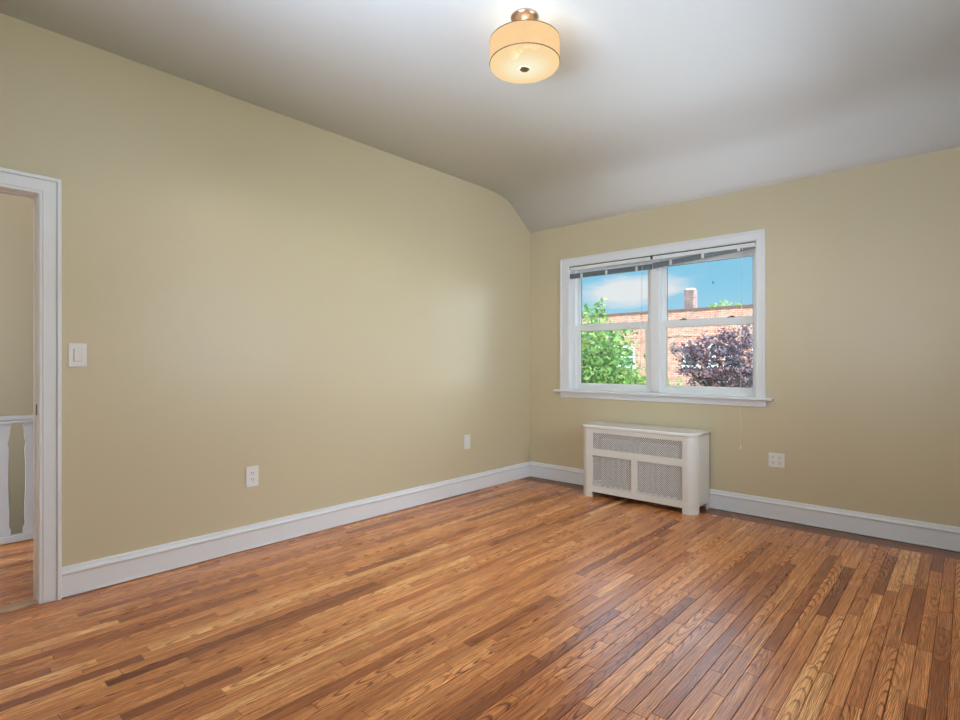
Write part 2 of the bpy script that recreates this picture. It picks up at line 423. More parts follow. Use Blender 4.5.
while y < 1.9:
    if proto is None:
        bm = bmesh.new(); prism(bm, half+[(-a, b) for a, b in half[::-1]], lambda p, q, s: (s, p, q), -.011, .011)
        proto = obj('baluster', bm, M_railpaint, rail, .0015, loc=(0, y, 0))
    else:
        c = proto.copy(); C.objects.link(c); c.parent = rail; c.location = (0, y, 0)
    y += PIT
# align balusters so one gap sits beside the jamb
for c in rail.children:
    if c.name.startswith('baluster'): c.location.y += -.042

# ------------------------------------------------------------------ window with two double-hung units
win = struct(empty('window_1', (1.347, 0, WZ0)))
def wl(bm): bmesh.ops.translate(bm, verts=bm.verts, vec=(-1.347, 0, -WZ0)); return bm
def wob_(name, boxes, m=M_vinyl, bev=.002, parent=None):
    o = obj(name, wl(B(*boxes)), m, parent or win, bev)
    return o
# casing (picture-frame with raised outer band)
CO = .078
bm = bmesh.new()
for x0, x1, xb0, xb1 in ((.395, WX0, .389, .408), (WX1, 2.265, 2.252, 2.270)):
    box(bm, x0, x1, -.019, 0, WZ0, 2.216); box(bm, xb0, xb1, -.026, 0, WZ0, 2.229)
obj('side_casing', wl(bm), M_trim, win, .003)
obj('head_casing', wl(B((.408, 2.252, -.0185, 0, WZ1, 2.211), (.408, 2.252, -.026, 0, 2.210, 2.229))), M_trim, win, .003)
# inner bead around the opening
obj('inner_bead', wl(B((WX0-.012, WX0, -.023, 0, WZ0, WZ1), (WX1, WX1+.012, -.023, 0, WZ0, WZ1), (WX0-.012, WX1+.012, -.023, 0, WZ1, WZ1+.012))), M_trim, win, .003)
obj('stool', wl(B((.335, 2.325, -.060, .0, .906, .926), (WX0, WX1, -.001, .06, .906, .926))), M_trim, win, .006)
obj('apron', wl(B((.389, 2.278, -.020, 0, .866, .906), (.389, 2.278, -.014, 0, .852, .868))), M_trim, win, .004)
FY = .035                      # face of the frame
obj('jamb_liner', wl(B((WX0, WX0+.004, -.018, .12, .926, WZ1), (WX1-.004, WX1, -.018, .12, .926, WZ1), (WX0, WX1, -.018, .12, WZ1-.004, WZ1))), M_vinyl, win)
# master frame of both units, with the deep channel behind
fr = [(WX0+.004, WX0+.045, FY, .135, .930, 2.148), (2.192, WX1-.004, FY, .135, .930, 2.148), (1.312, 1.402, FY, .135, .930, 2.148),
      (WX0+.004, WX1-.004, FY, .135, 2.118, 2.148), (WX0+.004, WX1-.004, FY, .135, .926, .942)]
obj('frame', wl(B(*fr)), M_vinyl, win, .003)
obj('mullion_cover', wl(B((1.318, 1.396, FY-.006, FY, .942, 2.118))), M_trim, win, .002)
M_glass = bpy.data.materials.new('window_glass'); M_glass.use_nodes = True
nt = M_glass.node_tree; nt.nodes.clear()
go = N('ShaderNodeOutputMaterial', nt); gm = N('ShaderNodeMixShader', nt); gt = N('ShaderNodeBsdfTransparent', nt); gg = N('ShaderNodeBsdfGlossy', nt)
gt.inputs[0].default_value = (.97, .985, .98, 1); gg.inputs['Roughness'].default_value = .02
gf = N('ShaderNodeFresnel', nt); gf.inputs[0].default_value = 1.45
nt.links.new(gf.outputs[0], gm.inputs[0]); nt.links.new(gt.outputs[0], gm.inputs[1]); nt.links.new(gg.outputs[0], gm.inputs[2]); nt.links.new(gm.outputs[0], go.inputs[0])
M_gasket = mat('grey_gasket', (.10, .11, .12), .6)
def sash(nm, x0, x1, z0, z1, y0, y1, sw, top, bot, sr=None):
    yc = (y0+y1)/2; sr = sr or sw
    o = obj(nm, wl(B((x0, x0+sw, y0, y1, z0, z1), (x1-sr, x1, y0, y1, z0, z1), (x0+sw-.001, x1-sr+.001, y0, y1, z1-top, z1), (x0+sw-.001, x1-sr+.001, y0, y1, z0, z0+bot))), M_vinyl, win, .003)
    a, b, c, d = x0+sw, x1-sr, z0+bot, z1-top
    obj('glazing_bead', wl(B((a, a+.007, y0+.006, yc, c, d), (b-.007, b, y0+.006, yc, c, d), (a, b, y0+.006, yc, d-.007, d), (a, b, y0+.006, yc, c, c+.007))), M_vinyl, o)
    obj('gasket', wl(B((a+.007, a+.0095, y0+.010, yc, c+.007, d-.007), (b-.0095, b-.007, y0+.010, yc, c+.007, d-.007), (a+.007, b-.007, y0+.010, yc, d-.0095, d-.007))), M_gasket, o)
    obj('pane', wl(B((a+.002, b-.002, yc, yc+.003, c+.002, d-.002))), M_glass, o)
    return o
for (a, b) in ((.535, 1.311), (1.403, 2.215)):
    b2 = min(b, 2.180) if b > 2 else b
    lo = sash('lower_sash', a-.002, b if b < 2 else 2.198, .942, 1.566, .052, .086, .044 if a < 1 else .047, .053, .048, None if a < 1 else .031)
    up = sash('upper_sash', a-.002, b if b < 2 else 2.198, 1.520, 2.118, .092, .126, .022 if a < 1 else .034, .056, .048, .040 if a < 1 else .042)
    for lx in ((a+.20, b-.22) if a > 1 else (a+.25, b-.25)):
        k = obj('sash_lock', wl(B((lx-.028, lx+.028, .058, .080, 1.566, 1.573), (lx-.012, lx+.020, .062, .078, 1.573, 1.582))), M_steel if a > 1 else M_vinyl, lo, .002)
    # little dark smudge high on the right-hand pane
    if a > 1:
        bm = bmesh.new(); bmesh.ops.create_icosphere(bm, subdivisions=2, radius=1, matrix=Matrix.Translation((1.838, .106, 1.872)) @ Matrix.Diagonal((.006, .002, .015, 1)))
        k = obj('smudge', wl(bm), mat('grey_smudge', (.14, .24, .30), .7), up); k['label'] = 'small dark smudge on the glass'

# unseen windows added behind the viewpoint (side and rear) to carry the fill lights
def plain_window(name, mapb, a0, a1, z0, z1):
    r = struct(empty(name, mapb((a0+a1)/2, 0, z0)))
    L0 = Vector(mapb((a0+a1)/2, 0, z0))
    def bb(*bs):
        bm = bmesh.new()
        for (p0, p1, q0, q1, s0, s1) in bs:
            A_ = Vector(mapb(p0, q0, s0))-L0; B_ = Vector(mapb(p1, q1, s1))-L0
            box(bm, A_.x, B_.x, A_.y, B_.y, A_.z, B_.z)
        return bm
    obj('casing', bb((a0-.085, a0, -.02, 0, z0-.02, z1+.08), (a1, a1+.085, -.02, 0, z0-.02, z1+.08), (a0, a1, -.02, 0, z1, z1+.08)), M_trim, r, .003)
    obj('stool', bb((a0-.12, a1+.12, -.055, 0, z0-.022, z0)), M_trim, r, .004)
    obj('apron', bb((a0-.085, a1+.085, -.018, 0, z0-.08, z0-.022)), M_trim, r, .003)
    mid = (a0+a1)/2
    obj('frame', bb((a0, a0+.05, .04, .10, z0, z1), (a1-.05, a1, .04, .10, z0, z1), (mid-.04, mid+.04, .04, .10, z0, z1), (a0, a1, .04, .10, z1-.05, z1), (a0, a1, .04, .10, z0, z0+.05), (a0, a1, .045, .09, (z0+z1)/2-.025, (z0+z1)/2+.025)), M_vinyl, r, .003)
    obj('pane', bb((a0+.05, a1-.05, .07, .073, z0+.05, z1-.05)), M_glass, r)
plain_window('added_window_2', lambda a, b, c: (RX+b, a, c), SY0, SY1, SZ0, SZ1)
plain_window('added_window_3', lambda a, b, c: (a, RY-b, c), QX0, QX1, SZ0, SZ1)

# ------------------------------------------------------------------ raised blinds
def blind(nm, label, x0, x1, zt, zb_l, zb_r, zs_l, zs_r, cordx, wandx, tapes, grp=None):
    cx = (x0+x1)/2
    r = tag(empty(nm, (cx, .008, zb_l)), label, 'blind')
    def tl(bm): bmesh.ops.translate(bm, verts=bm.verts, vec=(-cx, -.008, -zb_l)); return bm
    def zz(x, l, rr): return l+(rr-l)*(x-x0)/(x1-x0)
    def slab(bm, a, b, y0, y1, l0, r0, th):
        v = box(bm, a, b, y0, y1, 0, th)
        for q in v: q.co.z += zz(q.co.x, l0, r0)
    bm = bmesh.new(); box(bm, x0, x1, -.006, .022, zt-.040, zt-.012); box(bm, x0, x1, -.009, -.006, zt-.043, zt-.011)
    obj('headrail', tl(bm), M_rail, r, .0012)
    obj('gap_shadow_strip', tl(B((x0, x1, -.002, .020, zt-.012, zt-.001))), M_steel, r)  # dark strip standing in for the shadow gap above the headrail
    obj('end_bracket', tl(B((x0-.003, x0+.006, -.012, .024, zt-.034, zt))), M_slot, r)
    obj('end_bracket', tl(B((x1-.006, x1+.003, -.012, .024, zt-.034, zt))), M_slot, r)
    bm = bmesh.new(); n = 16
    for i in range(n):
        f0 = (i+.5)/n
        lz = zb_l+.010+(zs_l-zb_l-.010)*f0; rz = zb_r+.010+(zs_r-zb_r-.010)*f0
        j = random.uniform(-.0012, .0012)
        slab(bm, x0+.003+abs(j), x1-.003-abs(j)*2, -.006+j, .020+j, lz, rz, (zs_l-zb_l-.01)/n*.62)
    obj('slat_stack', tl(bm), M_slat, r)
    bm = bmesh.new(); slab(bm, x0+.003, x1-.003, -.006, .020, zb_l, zb_r, .010); obj('bottom_rail', tl(bm), M_slat, r, .001)
    for tx in tapes:
        bm = bmesh.new(); slab(bm, tx-.011, tx+.011, -.011, -.007, zb_l-.003, zb_r-.003, (zs_l-zb_l)*.92)
        obj('ladder_clip', tl(bm), M_rail, r, .001)
        bm = bmesh.new(); tube(bm, (tx, -.008, zz(tx, zs_l, zs_r)), (tx, -.008, zt-.02), .0012, 6); obj('ladder_cord', tl(bm), M_rail, r)
    if cordx:
        bm = bmesh.new(); pts = [(cordx, -.012, zt-.02), (cordx, -.03, 1.9), (cordx+.001, -.055, 1.2), (cordx+.002, -.064, .93), (cordx+.002, -.066, .545)]
        for a, b in zip(pts, pts[1:]): tube(bm, a, b, .0015, 6)
        obj('pull_cord', tl(bm), M_cord, r)
        bm = bmesh.new(); lathe(bm, [(0, .030), (.003, .029), (.0045, .015), (.0065, 0), (0, -.001)], (cordx+.002, -.066, .515), 12); obj('cord_tassel', tl(bm), M_rail, r)
    if wandx:
        bm = bmesh.new(); tube(bm, (wandx, -.012, zt-.02), (wandx-.012, -.018, 1.12), .0022, 6); obj('tilt_wand', tl(bm), M_cord, r)
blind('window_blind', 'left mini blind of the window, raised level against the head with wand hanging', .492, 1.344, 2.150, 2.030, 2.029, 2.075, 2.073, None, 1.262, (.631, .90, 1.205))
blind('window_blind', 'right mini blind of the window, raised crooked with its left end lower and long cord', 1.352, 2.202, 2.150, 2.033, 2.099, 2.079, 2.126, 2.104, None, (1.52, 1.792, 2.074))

# ------------------------------------------------------------------ radiator cover
cov = tag(empty('radiator_cover', (1.345, -.17, 0)), 'white enamel radiator cover with three perforated grilles under the window', 'radiator cover')
def cl_(bm): bmesh.ops.translate(bm, verts=bm.verts, vec=(-1.345, .17, 0)); return bm
CX0, CX1, CYF, CZ = .822, 1.852, -.338, .612
R_ = .072
def arc_outline(off, n=8):
    """plan outline of the cover from wall left, round the corners, to wall right"""
    x0, x1, yf, r = CX0-off, CX1+off, CYF-off, R_+off
    p = [(x0, -.024)]
    for i in range(n+1):
        t = PI+PI/2*i/n; p.append((x0+r+r*math.cos(t), yf+r+r*math.sin(t)))
    for i in range(n+1):
        t = 1.5*PI+PI/2*i/n; p.append((x1-r+r*math.cos(t), yf+r+r*math.sin(t)))
    p.append((x1, -.024)); return p
ta = .014
def wallstrip(bm, outer, inner, z0, z1):
    vo = [[bm.verts.new((x, y, z)) for x, y in outer] for z in (z0, z1)]; vi = [[bm.verts.new((x, y, z)) for x, y in inner] for z in (z0, z1)]
    n = len(outer)
    for i in range(n-1):
        for q in ((vo[0][i], vo[0][i+1], vo[1][i+1], vo[1][i]), (vi[0][i+1], vi[0][i], vi[1][i], vi[1][i+1]), (vo[1][i], vo[1][i+1], vi[1][i+1], vi[1][i]), (vo[0][i+1], vo[0][i], vi[0][i], vi[0][i+1])):
            bm.faces.new(q)
    for i in (0, n-1): bm.faces.new((vo[0][i], vo[1][i], vi[1][i], vi[0][i]))
full_o = arc_outline(0); full_i = [(min(max(x, CX0+ta), CX1-ta) if i in (0, len(full_o)-1) else x, y) for i, (x, y) in enumerate(full_o)]
def inner_of(pts):
    res = []
    n_ = 9
    for i, (x, y) in enumerate(pts):
        if i == 0: res.append((x+ta, y))
        elif i == len(pts)-1: res.append((x-ta, y))
        elif i <= n_:
            t = PI+PI/2*(i-1)/8; res.append((x-ta*math.cos(t), y-ta*math.sin(t)))
        else:
            t = 1.5*PI+PI/2*(i-1-n_)/8; res.append((x-ta*math.cos(t), y-ta*math.sin(t)))
    return res
full_i = inner_of(full_o)
n_ = 9
bm = bmesh.new()
# left and right ends (curved corner down to the floor, straight side cut out as a foot)
wallstrip(bm, full_o[1:n_+1], full_i[1:n_+1], 0, CZ); wallstrip(bm, full_o[n_+1:2*n_+1], full_i[n_+1:2*n_+1], 0, CZ)
for s in (0, 1):
    xo, xi = (CX0, CX0+ta) if s == 0 else (CX1-ta, CX1)
    box(bm, xo, xi, CYF+R_, -.024, .055, CZ)
    box(bm, xo, xi, CYF+R_, CYF+R_+.022, 0, .055); box(bm, xo, xi, -.075, -.024, .0, .055)
# front stiles and rails
F0, F1 = CX0+R_, CX1-R_
G0, G1 = .940, 1.752
yb, yt = CYF, CYF+ta
box(bm, F0, G0, yb, yt, 0, CZ); box(bm, G1, F1, yb, yt, 0, CZ)
box(bm, G0, G1, yb, yt, .574, CZ); box(bm, G0, G1, yb, yt, .372, .431); box(bm, G0, G1, yb, yt, .047, .104); box(bm, 1.317, 1.371, yb, yt, .104, .372)
bmesh.ops.remove_doubles(bm, verts=bm.verts, dist=.00005)
cabinet = obj('cabinet', cl_(bm), M_cover, cov)
# thin bead where the corner meets the side panel
obj('corner_bead', cl_(B((CX1-.001, CX1+.003, CYF+R_-.003, CYF+R_+.004, .0, CZ))), M_cover, cov)
obj('corner_bead', cl_(B((CX1-R_-.002, CX1-R_+.003, CYF-.002, CYF+.001, .0, CZ))), M_cover, cov)
# top with rounded nose
def ring(bm, off, z): return [bm.verts.new((x, y, z)) for x, y in arc_outline(off)]
bm = bmesh.new()
prs = [(.004, CZ), (.008, CZ+.004), (.011, CZ+.011), (.012, CZ+.018), (.010, CZ+.025), (.005, CZ+.029)]
rs = [ring(bm, a, z) for a, z in prs]
for a, b in zip(rs, rs[1:]):
    for i in range(len(a)-1): f = bm.faces.new((a[i], a[i+1], b[i+1], b[i])); f.smooth = True
bm.faces.new(rs[-1]); bm.faces.new(rs[0][::-1]); bm.faces.new([r[0] for r in rs]); bm.faces.new([r[-1] for r in rs][::-1])
o = obj('top', cl_(bm), M_cover_lit, cov); o['label'] = 'glossy white rounded top'
# perforated grilles: diagonal lattice with a small boss at each crossing
def grille(x0, x1, z0, z1, p=.0185, wd=.0044):
    bm = bmesh.new(); y0, y1 = yt+.0005, yt+.002
    W_, H_ = x1-x0, z1-z0; h = wd*.7071
    def strip(a, b):
        (ax, az), (bx, bz) = a, b
        d = Vector((bx-ax, bz-az)).normalized(); nn = Vector((-d.y, d.x))*wd/2
        q = [(ax+nn.x, az+nn.y), (bx+nn.x, bz+nn.y), (bx-nn.x, bz-nn.y), (ax-nn.x, az-nn.y)]
        A_ = [bm.verts.new((x0+u, y0, z0+v)) for u, v in q]; B_ = [bm.verts.new((x0+u, y1, z0+v)) for u, v in q]
        bm.faces.new(A_); 
        for i in range(4): bm.faces.new((A_[i], A_[(i+1) % 4], B_[(i+1) % 4], B_[i]))
    c = -H_
    k0 = int(-H_/p)-1
    for k in range(k0, int(W_/p)+2):
        s = k*p
        u0, v0 = s, 0.
        if u0 < 0: u0, v0 = 0., -s
        u1, v1 = s+H_, H_
        if u1 > W_: u1, v1 = W_, W_-s
        if v1 > v0 and u1 > u0+1e-4: strip((u0, v0), (u1, v1))
        s2 = (k)*p+0.0
        u0, v0 = s2, H_
        if u0 < 0: u0, v0 = 0., H_+s2
        u1, v1 = s2+H_, 0.
        if u1 > W_: u1, v1 = W_, H_-(W_-s2)
        if v0 > v1 and u1 > u0+1e-4: strip((u0, v0), (u1, v1))
    # bosses: crossings of u-v=k p and u+v=H+k' p
    for k in range(k0, int(W_/p)+2):
        for k2 in range(k0, int(W_/p)+2):
            u = (k*p+H_+k2*p)/2; v = u-k*p
            if .004 < u < W_-.004 and .004 < v < H_-.004:
                r = .0056
                vs_ = [bm.verts.new((x0+u+r*math.cos(t), y0-.0008, z0+v+r*math.sin(t))) for t in [2*PI*i/6 for i in range(6)]]
                bm.faces.new(vs_)
    # slim border
    for b in ((x0-.012, x1+.012, y0, y1, z1, z1+.012), (x0-.012, x1+.012, y0, y1, z0-.012, z0), (x0-.012, x0, y0, y1, z0, z1), (x1, x1+.012, y0, y1, z0, z1)): box(bm, *b)
    return obj('grille', cl_(bm), M_grille, cov)
grille(G0, G1, .431, .574); grille(G0, 1.317, .104, .372); grille(1.371, G1, .104, .372)

obj('inner_shade_panels', cl_(B((CX0+ta, CX0+ta+.002, -.27, -.026, .06, CZ-.004), (CX1-ta-.002, CX1-ta, -.27, -.026, .06, CZ-.004), (CX0+ta, CX1-ta, -.028, -.026, .06, CZ-.004))), M_dark, cov)  # dark panels added to stand for the shade inside the cover
# cast-iron radiator behind the grilles
rad = tag(empty('radiator', (1.33, -.15, 0)), 'old cast iron column radiator glimpsed behind the white grilles, foot showing', 'radiator')
bm = bmesh.new()
for yy in (-.045, .045):
    for z0, z1 in ((.09, .49),): tube(bm, (0, yy, z0), (0, yy, z1), .016, 10)
for z in (.10, .48): tube(bm, (0, -.06, z), (0, .06, z), .020, 10)
for z in (.10, .48): tube(bm, (-.026, 0, z), (.026, 0, z), .024, 10)
sec = obj('section', bm, M_iron, rad, loc=(-.36, 0, 0))
for i in range(1, 14):
    c = sec.copy(); C.objects.link(c); c.parent = rad; c.location = (-.36+i*.0535, 0, 0)
for x in (-.36, .3355):
    for yy in (-1, 1):
        bm = bmesh.new(); tube(bm, (x, yy*.05, 0), (x, yy*.045, .095), .016, 8); obj('leg', bm, M_iron, rad)
bm = bmesh.new(); tube(bm, (-.415, -.09, .0), (-.415, -.09, .13), .009, 10); tube(bm, (-.415, -.09, .12), (-.37, -.02, .12), .009, 8)
o = obj('supply_pipe', bm, M_rail, rad); o['label'] = 'pale painted supply pipe'

# ------------------------------------------------------------------ electrical plates
def at_wall(nm, label, cat, side, pos, z, grp=None):
    r = tag(empty(nm, (0, pos, z) if side == 'L' else (pos, 0, z)), label, cat)
    # local: x right along wall as seen from the room, y out of the wall, z up
    def M(bm):
        for v in bm.verts:
            a, o_, c = v.co
            v.co = (o_, a, c) if side == 'L' else (a, -o_, c)
        return bm
    return r, M
def screws(r, M, pts):
    for x, z in pts:
        bm = bmesh.new(); lathe(bm, [(0, .0012), (.0028, .0008), (.0034, 0)], (0, 0, 0), 10)
        for v in bm.verts: v.co = (v.co.x+x, v.co.z+.0062, v.co.y+z)
        obj('screw', M(bm), M_plate, r)
def duplex_face(r, M, cx, hz=.0):
    for s in (-1, 1):
        bm = bmesh.new(); n = 14; pts = []
        for i in range(20):
            t = 2*PI*i/20; pts.append((cx+.0175*math.cos(t), s*.0205+max(-.0125, min(.0125, .0175*math.sin(t)))))
        prism(bm, pts, lambda p, q, d: (p, d, q+hz), .006, .0075)
        o = obj('socket', M(bm), M_plate, r)
        bm = bmesh.new()
        for a, h_ in ((-.0065, .0090), (.0065, .0075)): box(bm, cx+a-.0016, cx+a+.0016, .0074, .0080, s*.0205+hz+.001, s*.0205+hz+.001+h_)
        lathe(bm, [(0, 0), (.0030, 0)], (0, 0, 0), 8)
        for v in bm.verts:
            if v.index >= 0 and False: pass
        obj('slots', M(bm_fix(bm, cx, s*.0205+hz-.007)), M_slot, o)
def bm_fix(bm, cx, cz):
    bm.verts.ensure_lookup_table()
    for v in list(bm.verts)[16:]:
        v.co = Vector((cx+v.co.x, .0081, cz+v.co.y))
    return bm
def plate(r, M, w_, h_):
    obj('wall_plate', M(B((-w_/2, w_/2, .0, .0062, -h_/2, h_/2))), M_plate, r, .003)

# rocker switch by the door
r, M = at_wall('light_switch', 'white rocker light switch plate on the cream wall beside the doorway', 'light switch', 'L', -3.903, 1.238)
plate(r, M, .078, .122)
obj('switch_frame', M(B((-.0185, -.0165, .006, .0075, -.035, .035), (.0165, .0185, .006, .0075, -.035, .035), (-.0165, .0165, .006, .0075, .033, .035), (-.0165, .0165, .006, .0075, -.035, -.033))), M_plate, r)
o = obj('rocker', M(B((-.0155, .0155, .006, .0105, -.0325, .0325))), M_plate, r, .0015)
obj('rocker_gap', M(B((-.0165, .0165, .0055, .0066, -.033, .033))), M_slot, r)
screws(r, M, ((0, .048), (0, -.048)))
# outlets
r, M = at_wall('wall_outlet', 'white duplex outlet on the left wall, the one nearer the doorway', 'wall outlet', 'L', -2.982, .463)
plate(r, M, .082, .132); duplex_face(r, M, 0); screws(r, M, ((0, 0),))
r, M = at_wall('wall_outlet', 'narrow blank white plate on the left wall close to the far corner', 'wall outlet', 'L', -.968, .466)
plate(r, M, .080, .128)
obj('insert', M(B((-.0175, .0175, .006, .008, -.034, .034))), M_plate, r, .001); screws(r, M, ((0, .048), (0, -.048)))
r, M = at_wall('wall_outlet', 'white double gang outlet plate right of the radiator cover', 'wall outlet', 'B', 2.344, .452)
plate(r, M, .112, .108); duplex_face(r, M, -.023); duplex_face(r, M, .023); screws(r, M, ((-.023, 0), (.023, 0)))

# ------------------------------------------------------------------ ceiling lamp
LX, LY = 1.839, -2.497
lamp = tag(empty('ceiling_lamp', (LX, LY, H)), 'glowing drum shade semi-flush lamp hanging from the white ceiling', 'ceiling lamp')
bm = bmesh.new(); lathe(bm, [(0, 0), (.066, 0), (.068, -.004), (.066, -.010), (.052, -.020), (.036, -.030), (.020, -.036), (0, -.038)]); obj('canopy', bm, M_nickel, lamp)
bm = bmesh.new(); tube(bm, (0, 0, -.034), (0, 0, -.150), .006, 12); lathe(bm, [(0, -.115), (.018, -.118), (.018, -.150), (0, -.152)], n=20); obj('stem', bm, M_nickel, lamp)
bm = bmesh.new()
for k in range(3):
    t = 2*PI*k/3+.5; tube(bm, (.01*math.cos(t), .01*math.sin(t), -.126), (.165*math.cos(t), .165*math.sin(t), -.122), .003, 8)
obj('spider', bm, M_nickel, lamp)
def glow(name, col, st, trans, hot=None):
    m = bpy.data.materials.new(name); m.use_nodes = True; nt = m.node_tree; nt.nodes.clear()
    o = N('ShaderNodeOutputMaterial', nt); mxn = N('ShaderNodeMixShader', nt); e_ = N('ShaderNodeEmission', nt); t_ = N('ShaderNodeBsdfTransparent', nt)
    e_.inputs[0].default_value = (*col, 1); e_.inputs[1].default_value = st
    if hot:                                      # brighter right under the bulbs
        t = N('ShaderNodeTexCoord', nt); sx = N('ShaderNodeVectorMath', nt, operation='MULTIPLY'); sx.inputs[1].default_value = (1, 1, 0)
        lnn = N('ShaderNodeVectorMath', nt, operation='LENGTH'); rp = N('ShaderNodeValToRGB', nt); rp.color_ramp.interpolation = 'EASE'
        nt.links.new(t.outputs['Object'], sx.inputs[0]); nt.links.new(sx.outputs[0], lnn.inputs[0]); nt.links.new(lnn.outputs['Value'], rp.inputs[0])
        rp.color_ramp.elements[0].position = .02; rp.color_ramp.elements[0].color = (*hot, 1)
        rp.color_ramp.elements[1].position = .16; rp.color_ramp.elements[1].color = (*col, 1); nt.links.new(rp.outputs[0], e_.inputs[0])
    mxn.inputs[0].default_value = trans
    nt.links.new(e_.outputs[0], mxn.inputs[1]); nt.links.new(t_.outputs[0], mxn.inputs[2]); nt.links.new(mxn.outputs[0], o.inputs[0]); return m
M_shade = glow('lit_fabric_shade', (1, .655, .33), .95, .03)
M_diff = glow('lit_frosted_diffuser', (1, .72, .38), .93, .03, (1, .95, .70))
ZT, ZB, RS = -.120, -.226, .168
bm = bmesh.new(); lathe(bm, [(RS, ZT), (RS, ZB)], n=72); o = obj('shade', bm, M_shade, lamp)
bm = bmesh.new(); lathe(bm, [(RS+.0005, ZT+.001), (RS+.0015, ZT-.002), (RS+.0005, ZT-.004)], n=72); obj('top_rim', bm, M_bronze, lamp)
bm = bmesh.new(); lathe(bm, [(RS-.001, ZB-.001), (RS+.002, ZB-.001), (RS+.002, ZB+.0025), (RS-.001, ZB+.0025)], n=72); obj('bottom_rim', bm, M_bronze, lamp)
bm = bmesh.new(); lathe(bm, [(RS-.001, ZB+.001), (RS-.001, ZB-.008), (RS-.005, ZB-.013), (.15, ZB-.017), (.10, ZB-.021), (.05, ZB-.023), (0, ZB-.024)], n=72); obj('diffuser', bm, M_diff, lamp)
bm = bmesh.new(); lathe(bm, [(.010, ZB-.020), (.024, ZB-.023), (.025, ZB-.027), (.019, ZB-.032), (.006, ZB-.035), (0, ZB-.036)], n=24); obj('finial', bm, M_bronze, lamp)
M_bulb = mat('lit_bulb', (.9, .9, .85), .4, emis=(1, .9, .65), estr=1.0)
for s in (-1, 1):
    bm = bmesh.new(); tube(bm, (s*.014, 0, -.145), (s*.040, 0, -.150), .013, 12); k = obj('bulb_socket', bm, M_plate, lamp)
    bm = bmesh.new(); bmesh.ops.create_uvsphere(bm, u_segments=16, v_segments=10, radius=.028, matrix=Matrix.Translation((s*.066, 0, -.153))); obj('bulb', bm, M_bulb, lamp, smooth=True)
    l = bpy.data.lights.new('lamp_bulb_light', 'SPOT'); l.energy = 400; l.color = (1, .90, .75); l.shadow_soft_size = .03; l.spot_size = math.radians(172); l.spot_blend = .35
    lo = bpy.data.objects.new('lamp_bulb_light', l); C.objects.link(lo); lo.location = (LX+s*.066, LY, H-.196)
l = bpy.data.lights.new('lamp_uplight', 'POINT'); l.energy = .8; l.color = (1, .85, .65); l.shadow_soft_size = .05
lo = bpy.data.objects.new('lamp_uplight', l); C.objects.link(lo); lo.location = (LX, LY, H-.19)

# ------------------------------------------------------------------ outdoors
GZ = -3.4
M_grass = mat('grass', (.10, .20, .05), .9, var=(1.5, .3))
struct(obj('ground', B((-60, 60, 1.2, 90, GZ-.3, GZ)), M_grass))
struct(obj('wall_outside', B((-6, 8, .165, .30, GZ, -.25)), mat('outside_brick', (.30, .12, .08), .8)))
def brick_mat(name, c1, c2, mort, sc_=1., rotx=True):
    m = bpy.data.materials.new(name); m.use_nodes = True; nt = m.node_tree; b = nt.nodes['Principled BSDF']; b.inputs['Roughness'].default_value = .85
    t = N('ShaderNodeTexCoord', nt); s = N('ShaderNodeSeparateXYZ', nt); c = N('ShaderNodeCombineXYZ', nt)
    ad = N('ShaderNodeMath', nt, operation='ADD')
    nt.links.new(t.outputs['Object'], s.inputs[0]); nt.links.new(s.outputs['X'], ad.inputs[0]); nt.links.new(s.outputs['Y'], ad.inputs[1])
    nt.links.new(ad.outputs[0], c.inputs['X']); nt.links.new(s.outputs['Z'], c.inputs['Y'])
    k = N('ShaderNodeTexBrick', nt); k.inputs['Scale'].default_value = sc_; k.inputs['Brick Width'].default_value = .215; k.inputs['Row Height'].default_value = .075
    k.inputs['Mortar Size'].default_value = .009; k.inputs['Color1'].default_value = (*c1, 1); k.inputs['Color2'].default_value = (*c2, 1); k.inputs['Mortar'].default_value = (*mort, 1)
    nt.links.new(c.outputs[0], k.inputs['Vector'])
    n = N('ShaderNodeTexNoise', nt); n.inputs['Scale'].default_value = 5; n.inputs['Detail'].default_value = 6; nt.links.new(t.outputs['Object'], n.inputs['Vector'])
    r = N('ShaderNodeMapRange', nt); r.inputs['From Min'].default_value = .3; r.inputs['From Max'].default_value = .7; r.inputs['To Min'].default_value = .7; r.inputs['To Max'].default_value = 1.3
    nt.links.new(n.outputs['Fac'], r.inputs['Value'])
    v = N('ShaderNodeVectorMath', nt, operation='SCALE'); nt.links.new(k.outputs['Color'], v.inputs[0]); nt.links.new(r.outputs[0], v.inputs['Scale']); nt.links.new(v.outputs[0], b.inputs['Base Color'])
    return m
M_brick = brick_mat('salmon_brick', (.54, .22, .145), (.36, .13, .09), (.52, .40, .33))
M_chim = brick_mat('weathered_chimney_brick', (.21, .12, .10), (.14, .08, .07), (.22, .17, .15))
BY = 18.0
bld = tag(empty('brick_building', (-4, BY, GZ)), 'long red brick house across the way with dark coping and white windows', 'building')
def bl(bm): bmesh.ops.translate(bm, verts=bm.verts, vec=(4, -BY, -GZ)); return bm
wins = [(-11.6, -10.4), (-8.95, -7.66), (-5.46, -4.82), (-4.42, -4.10), (-3.82, -3.18), (-2.78, -2.1), (-.4, .8)]
WZa, WZb = .95, 1.93
bm = bmesh.new(); xs = [-18]+[q for w_ in wins for q in w_]+[2]
RZ = 3.36
for i in range(0, len(xs), 2): box(bm, xs[i], xs[i+1], BY, BY+.3, GZ, RZ)
for a, b in wins: box(bm, a, b, BY, BY+.3, GZ, WZa); box(bm, a, b, BY, BY+.3, WZb, RZ)
box(bm, -18, -17.7, BY, BY+6, GZ, RZ); box(bm, 1.7, 2, BY, BY+6, GZ, RZ); box(bm, -18, 2, BY+5.7, BY+6, GZ, RZ)
